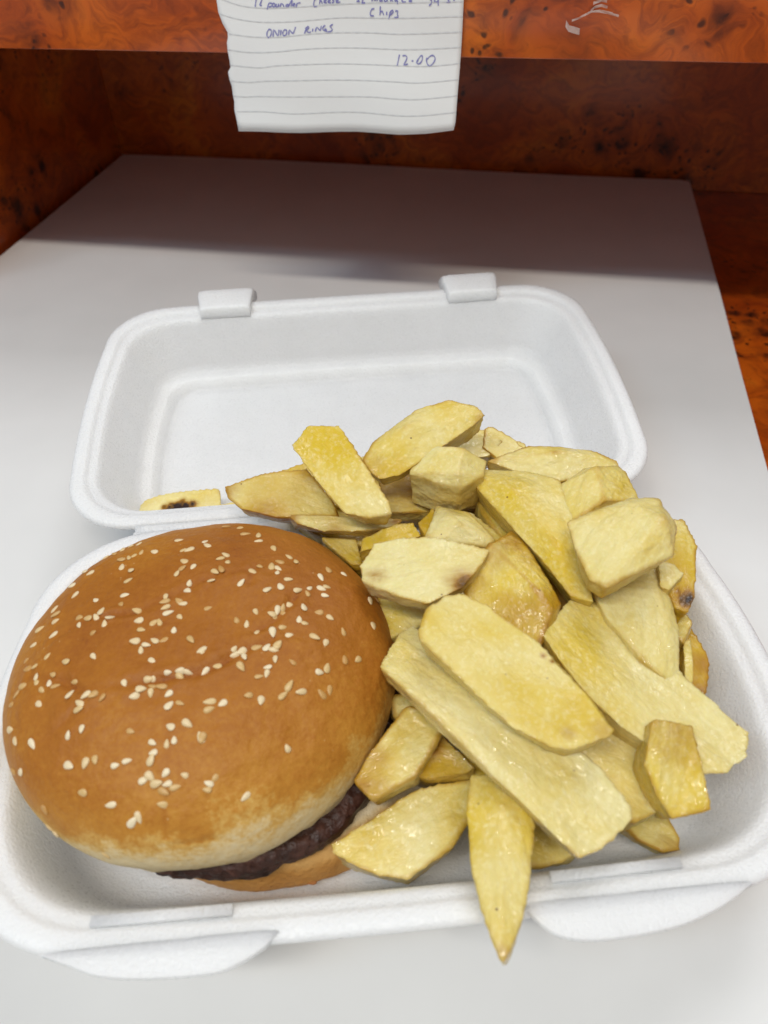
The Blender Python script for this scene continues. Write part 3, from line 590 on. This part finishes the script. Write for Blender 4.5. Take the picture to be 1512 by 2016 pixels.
for o, kw, P0, n, c, R_, i in raw:
    me = bpy.data.meshes.new_from_object(o.evaluated_get(dg)); me.name = 'potato_chip'
    o.modifiers.clear(); o.data = me
    burns = [(R_ @ (plane_hit(x, y, P0, n) - c), r, s) for x, y, r, s in kw.get('burn', [])]
    nv = len(me.vertices); co = [0.0] * nv * 3; me.vertices.foreach_get('co', co); no = [0.0] * nv * 3; me.vertex_normals.foreach_get('vector', no)
    C0 = np.array(co).reshape(-1, 3); N0 = np.array(no).reshape(-1, 3)
    ev = np.empty(len(me.edges) * 2, dtype=np.int32); me.edges.foreach_get('vertices', ev); ea, eb = ev[0::2], ev[1::2]
    deg = np.bincount(ea, minlength=nv) + np.bincount(eb, minlength=nv); Sm = C0.copy()
    for _ in range(16):
        A_ = np.stack([np.bincount(ea, Sm[eb, q], nv) + np.bincount(eb, Sm[ea, q], nv) for q in range(3)], 1); Sm = 0.4 * Sm + 0.6 * A_ / deg[:, None]
    cv = ((C0 - Sm) * N0).sum(1); rim = np.clip(cv / max(1e-6, np.percentile(cv, 97)), -1, 1.3)
    C0 = C0 + (C0 - Sm) * 0.25; co = C0.ravel().tolist()
    bz = [0.0] * nv; out = co[:]
    a = me.attributes.new('flank', 'FLOAT', 'POINT'); a.data.foreach_set('value', (1 - np.abs(N0[:, 2])).astype(np.float32))
    a = me.attributes.new('rim', 'FLOAT', 'POINT'); a.data.foreach_set('value', rim.astype(np.float32))
    xs = co[0::3]; hx = max(0.004, (max(xs) - min(xs)) / 2)
    sd = i * 7.31; rq = random.Random(i); bend = rq.uniform(-0.0045, 0.0012) * min(1.3, hx / 0.03); tw = rq.uniform(-4.5, 4.5)
    for k in range(nv):
        p = Vector(co[3 * k:3 * k + 3]); q = Vector((p.x * 0.45, p.y, p.z))
        d = 0.00022 * nz((p.x * 0.13, p.y, p.z), 230, sd + 9) + 0.0012 * nz(q, 48, sd) + 0.0004 * nz(q, 190, sd + 3) + 0.00022 * nz(p, 560, sd + 5)
        for kk in range(3): out[3 * k + kk] = co[3 * k + kk] + no[3 * k + kk] * d
        out[3 * k + 2] += bend * (p.x / hx) ** 2 - bend * 0.4 + tw * p.x * p.y
        for bp, br, bs in burns:
            bz[k] = max(bz[k], bs * math.exp(-((p - bp).length / br) ** 2 * (1 + 0.5 * nz(p, 300, sd))))
    me.vertices.foreach_set('co', out)
    a = me.attributes.new('burn', 'FLOAT', 'POINT'); a.data.foreach_set('value', bz)
    me.materials.clear(); me.materials.append(M_CHIP); me.polygons.foreach_set('use_smooth', [True] * len(me.polygons)); me.update()

# crumb on the tray by the bun
P = atz(616, 1736, 0.0095)
bm = bmesh.new(); bmesh.ops.create_icosphere(bm, subdivisions=2, radius=0.0009)
for v in bm.verts: v.co = Vector((v.co.x * 1.5, v.co.y, v.co.z * 0.7)) * (1 + 0.5 * nz(v.co, 1500, 3)) + P
me = bpy.data.meshes.new('bread_crumb'); bm.to_mesh(me); bm.free(); me.materials.append(mat_plain('toasted_crumb', (0.34, 0.13, 0.03), 0.8))
tag(link(bpy.data.objects.new('bread_crumb', me)), 'tiny brown crumb on the tray floor in front of the burger', 'crumb')

# ------------------------------------------------------------------ note hanging from the shelf front
VN = 0.3375
def wave(P):       # the paper buckles gently towards the viewer
    u, z = P.dot(CU), P.z
    return P - CV * (0.0010 * math.sin(u * 95 + 0.4) * (0.35 + max(0, 0.19 - z) * 9) + 0.0006 * math.sin(z * 120 + u * 30) + max(0.0, 0.151 - z) * 0.06)
LE = [(423, -70), (424, -30), (424, 0), (428, 25), (437, 46), (447, 64), (450, 74), (447, 84), (447, 100), (452, 122), (453, 132), (450, 142), (452, 158), (457, 170), (458, 186), (461, 200), (463, 216), (468, 238), (472, 257)]
RE = [(915, -70), (914, -30), (913, 0), (911.5, 30), (910.5, 50), (909.5, 66), (909, 76), (908, 90), (907, 105), (905.5, 124), (905, 134), (904, 146), (903, 160), (902, 172), (901, 188), (900, 202), (899, 218), (897.5, 238), (894, 254)]
BOT = [(0, 0), (.12, 0), (.3, 3), (.55, 3), (.75, 7), (.88, 5), (1, 0)]
def lerp_tab(T, x):
    for (a, b), (c, d) in zip(T, T[1:]):
        if x <= c: return b + (d - b) * (x - a) / (c - a)
    return T[-1][1]
def note_mesh():
    vs, fs = [], []; NXn = 48; rows = len(LE)
    rr = random.Random(5)
    for k in (0, 1):
        rr.seed(5)
        for r in range(rows):
            jit = rr.uniform(-1.4, 1.4)
            for i in range(NXn + 1):
                t = i / NXn; x = LE[r][0] + jit * (1 - t) ** 6 + (RE[r][0] - LE[r][0]) * t; y = LE[r][1] + (RE[r][1] - LE[r][1]) * t
                y += lerp_tab(BOT, t) * max(0, (r - rows + 5) / 4)
                vs.append(wave(atv(x, y, VN)) + CV * (0.00022 * k))
    w = NXn + 1; o = w * rows
    for r in range(rows - 1):
        for i in range(NXn):
            p = r * w + i; fs.append((p, p + w, p + w + 1, p + 1)); fs.append((p + o, p + 1 + o, p + w + 1 + o, p + w + o))
    for i in range(NXn): q = (rows - 1) * w + i; fs.append((q, q + o, q + 1 + o, q + 1)); fs.append((i, i + 1, i + 1 + o, i + o))
    for r in range(rows - 1): p = r * w; fs.append((p, p + o, p + w + o, p + w)); q = p + NXn; fs.append((q, q + w, q + w + o, q + o))
    return mesh('order_note', vs, fs, M_NOTE)
note = tag(note_mesh(), 'torn piece of ruled white paper with a handwritten blue order, hanging from the shelf', 'note')
def stroke(pts, width, mat, name, off=0.00025, closed=False):
    """ribbon of ink lying on the paper; pts in traced picture points"""
    P = [Vector((x, y, 0)) for x, y in pts]; D = []
    for i in range(len(P) - 1):
        n = max(2, int((P[i + 1] - P[i]).length / 4) + 1)
        p0 = P[max(0, i - 1)]; p1 = P[i]; p2 = P[i + 1]; p3 = P[min(len(P) - 1, i + 2)]
        for j in range(n):
            t = j / n; D.append(0.5 * ((2 * p1) + (p2 - p0) * t + (2 * p0 - 5 * p1 + 4 * p2 - p3) * t * t + (3 * p1 - p0 - 3 * p2 + p3) * t ** 3))
    D.append(P[-1]); Q = [wave(atv(p.x, p.y, VN)) - CV * off for p in D]
    vs = []
    for i, p in enumerate(Q):
        tg = (Q[min(len(Q) - 1, i + 1)] - Q[max(0, i - 1)]); tg = tg.normalized() if tg.length > 1e-9 else CU
        nn = CV.cross(tg).normalized(); wd = width * (1 + 0.25 * math.sin(i * 1.3))
        vs += [p + nn * wd / 2, p - nn * wd / 2]
    return vs, [(2 * i, 2 * i + 1, 2 * i + 3, 2 * i + 2) for i in range(len(Q) - 1)]
def word(strokes, name, mat, width):
    vs, fs = [], []
    for s in strokes:
        v, f = stroke(s, width, mat, name); o = len(vs); vs += v; fs += [tuple(i + o for i in q) for q in f]
    return mesh(name, vs, fs, mat, note)
ZL = 0.37037
for ln in ([(78, -10), (200, 30), (330, 42), (480, 38), (700, 25), (900, 15), (1384, 5)], [(90, 75), (180, 100), (300, 115), (450, 115), (600, 105), (750, 95), (1000, 95), (1380, 85)],
           [(135, 178), (250, 192), (400, 195), (550, 182), (700, 175), (900, 175), (1050, 180), (1374, 170)], [(133, 262), (240, 275), (380, 272), (550, 258), (800, 255), (1100, 262), (1370, 252)],
           [(143, 345), (300, 355), (420, 342), (700, 338), (1000, 345), (1200, 350), (1365, 338)], [(150, 430), (250, 434), (370, 424), (700, 422), (1000, 428), (1150, 435), (1360, 422)],
           [(160, 510), (230, 513), (330, 507), (700, 510), (900, 510), (1120, 520), (1352, 505)], [(178, 592), (330, 588), (500, 598), (800, 592), (1100, 606), (1346, 590)]):
    word([[(400 + x * ZL, y * ZL) for x, y in ln]], 'ruled_line', M_LINE, 0.00026)
def el(cx, cy, rx, ry, a0=-80, sl=0.0): return [(cx + rx * math.cos(math.radians(a0 + k * 33)) - sl * ry * math.sin(math.radians(a0 + k * 33)), cy + ry * math.sin(math.radians(a0 + k * 33))) for k in range(12)]
def T(ox, oy, s, L): return [[(ox + x * s, oy + y * s) for x, y in st] for st in L]
A = lambda L: T(480, 0, 0.1455, L)
B = lambda L: T(690, 0, 0.1521, L)
Cc = lambda L: T(760, 90, 0.0794, L)
INKW = 0.00052
word(A([el(350, 445, 30, 55, -80, .15), [(405, 492), (412, 398), (468, 478), (482, 398)], [(510, 400), (502, 476)], el(560, 438, 27, 40, -80, .15), [(612, 470), (622, 402), (668, 448), (703, 362)]]), 'handwritten_word', M_INK, INKW)
word(A([[(822, 452), (852, 366)], [(832, 390), (868, 360), (880, 380), (846, 410), (880, 440), (905, 428)], [(932, 388), (928, 428)], [(965, 430), (985, 372), (1028, 414), (1045, 352)], [(1096, 346), (1068, 372), (1066, 405), (1098, 418), (1112, 398), (1086, 396), (1116, 412), (1108, 438)], [(1200, 336), (1160, 362), (1194, 404), (1168, 432), (1124, 436)]]), 'handwritten_word', M_INK, INKW)
word(A([[(168, -40), (165, 0), (155, 90)], [(205, -20), (235, -34), (243, 0), (218, 72), (246, 70)]]), 'handwritten_word', M_INK, INKW)
word(A([[(320, 126), (336, 52), (352, 40), (386, 50), (380, 80), (342, 96)], el(405, 68, 18, 24), [(442, 50), (436, 90), (462, 88), (472, 50), (474, 92)], [(492, 92), (504, 52), (528, 56), (545, 92)], [(606, 58), (570, 72), (578, 96), (608, 78), (652, -6), (640, 88)], [(658, 72), (694, 56), (676, 44), (660, 76), (692, 96)], [(706, 100), (722, 46), (766, 40)]]), 'handwritten_word', M_INK, INKW)
word(A([[(985, -28), (955, 0), (942, 60), (952, 94), (988, 84)], [(1032, -40), (1020, 62)], [(1024, 30), (1046, 12), (1056, 58)], [(1082, 26), (1112, 6), (1092, -8), (1080, 36), (1120, 42)], [(1138, 26), (1166, 6), (1146, -8), (1136, 36), (1176, 42)], [(1224, -10), (1196, 8), (1218, 28), (1188, 42)], [(1240, 26), (1272, 6), (1252, -8), (1246, 36), (1302, 30)]]), 'handwritten_word', M_INK, INKW)
word(B([[(75, 18), (118, 18)], [(140, 40), (188, 38)], [(104, -20), (96, 18)], [(158, -20), (150, 38)]]), 'handwritten_word', M_INK, INKW)
word(B([[(276, 16), (292, -24), (318, 8), (338, -24), (348, 14)], [(412, -8), (378, 0), (384, 16), (412, 6), (416, 16)], [(440, -12), (446, 18), (470, 8), (476, -12), (480, 16)], [(520, 16), (528, -10), (552, 14)], [(608, -12), (576, -4), (584, 14), (610, 2), (612, 50)], [(672, -20), (676, 20), (722, 18)], [(768, 2), (796, -8), (776, -18), (764, 14), (804, 16)]]), 'handwritten_word', M_INK, INKW)
word(B([[(1030, -18), (1052, -6), (1050, 40), (1020, 66)], [(1096, -20), (1092, 18), (1142, 14)], [(1138, -24), (1140, 68)], [(1274, -18), (1268, 20)], [(1244, 20), (1296, 18)], [(1340, -12), (1346, 8)]]), 'handwritten_word', M_INK, INKW)
word(B([[(306, 114), (276, 120), (254, 166), (260, 204), (302, 206)], [(388, 80), (380, 196)], [(382, 164), (410, 144), (430, 196)], [(470, 150), (468, 196)], [(516, 150), (496, 246)], [(508, 164), (544, 130), (556, 158), (516, 192)], [(580, 142), (614, 140), (608, 180), (616, 220), (568, 224)]]), 'handwritten_word', M_INK, INKW)
word(Cc([[(338, 215), (300, 400), (285, 486)], [(412, 250), (468, 236), (520, 268), (508, 350), (446, 466), (548, 440)], [(636, 368), (684, 368)], [(800, 330), (765, 400), (790, 440), (850, 425), (900, 350), (905, 262), (870, 240), (810, 320), (775, 395)], [(1012, 296), (1006, 380), (1050, 478), (1110, 488), (1190, 400), (1218, 322), (1190, 256), (1140, 238), (1080, 268), (1024, 330)]]), 'handwritten_price', M_INK, INKW)

# crumpled scrap of old clear tape on the shelf front
vs, fs = [], []
def tape_ribbon(pts, w, lift):
    Q = [atv(x, y, 0.3395) - CV * (lift * math.sin(math.pi * i / (len(pts) - 1)) + 0.0004) for i, (x, y) in enumerate(pts)]
    o = len(vs)
    for i, p in enumerate(Q):
        vs.append(p + Vector((0, 0, w / 2)) - CV * 0.0004 * (i % 2)); vs.append(p - Vector((0, 0, w / 2)) + CV * 0.0003 * (i % 2))
    for i in range(len(Q) - 1): fs.append((o + 2 * i, o + 2 * i + 1, o + 2 * i + 3, o + 2 * i + 2))
tape_ribbon([(1126, 40), (1140, 34), (1152, 27), (1163, 21), (1178, 20), (1196, 24), (1218, 31)], 0.0009, 0.002)
tape_ribbon([(1163, 21), (1170, 12), (1184, 8), (1196, 14)], 0.0011, 0.0025)
tape_ribbon([(1158, 24), (1180, 16), (1206, 25)], 0.0005, 0.0032)
tape_ribbon([(1114, 46), (1120, 55), (1130, 58), (1141, 62)], 0.0026, 0.0008)
tape_ribbon([(1168, 6), (1184, -2), (1195, 2)], 0.0012, 0.0022)
tag(mesh('tape_scrap', vs, fs, M_TAPE, None, False), 'crumpled whitish scrap of clear tape stuck to the wooden shelf front', 'tape')
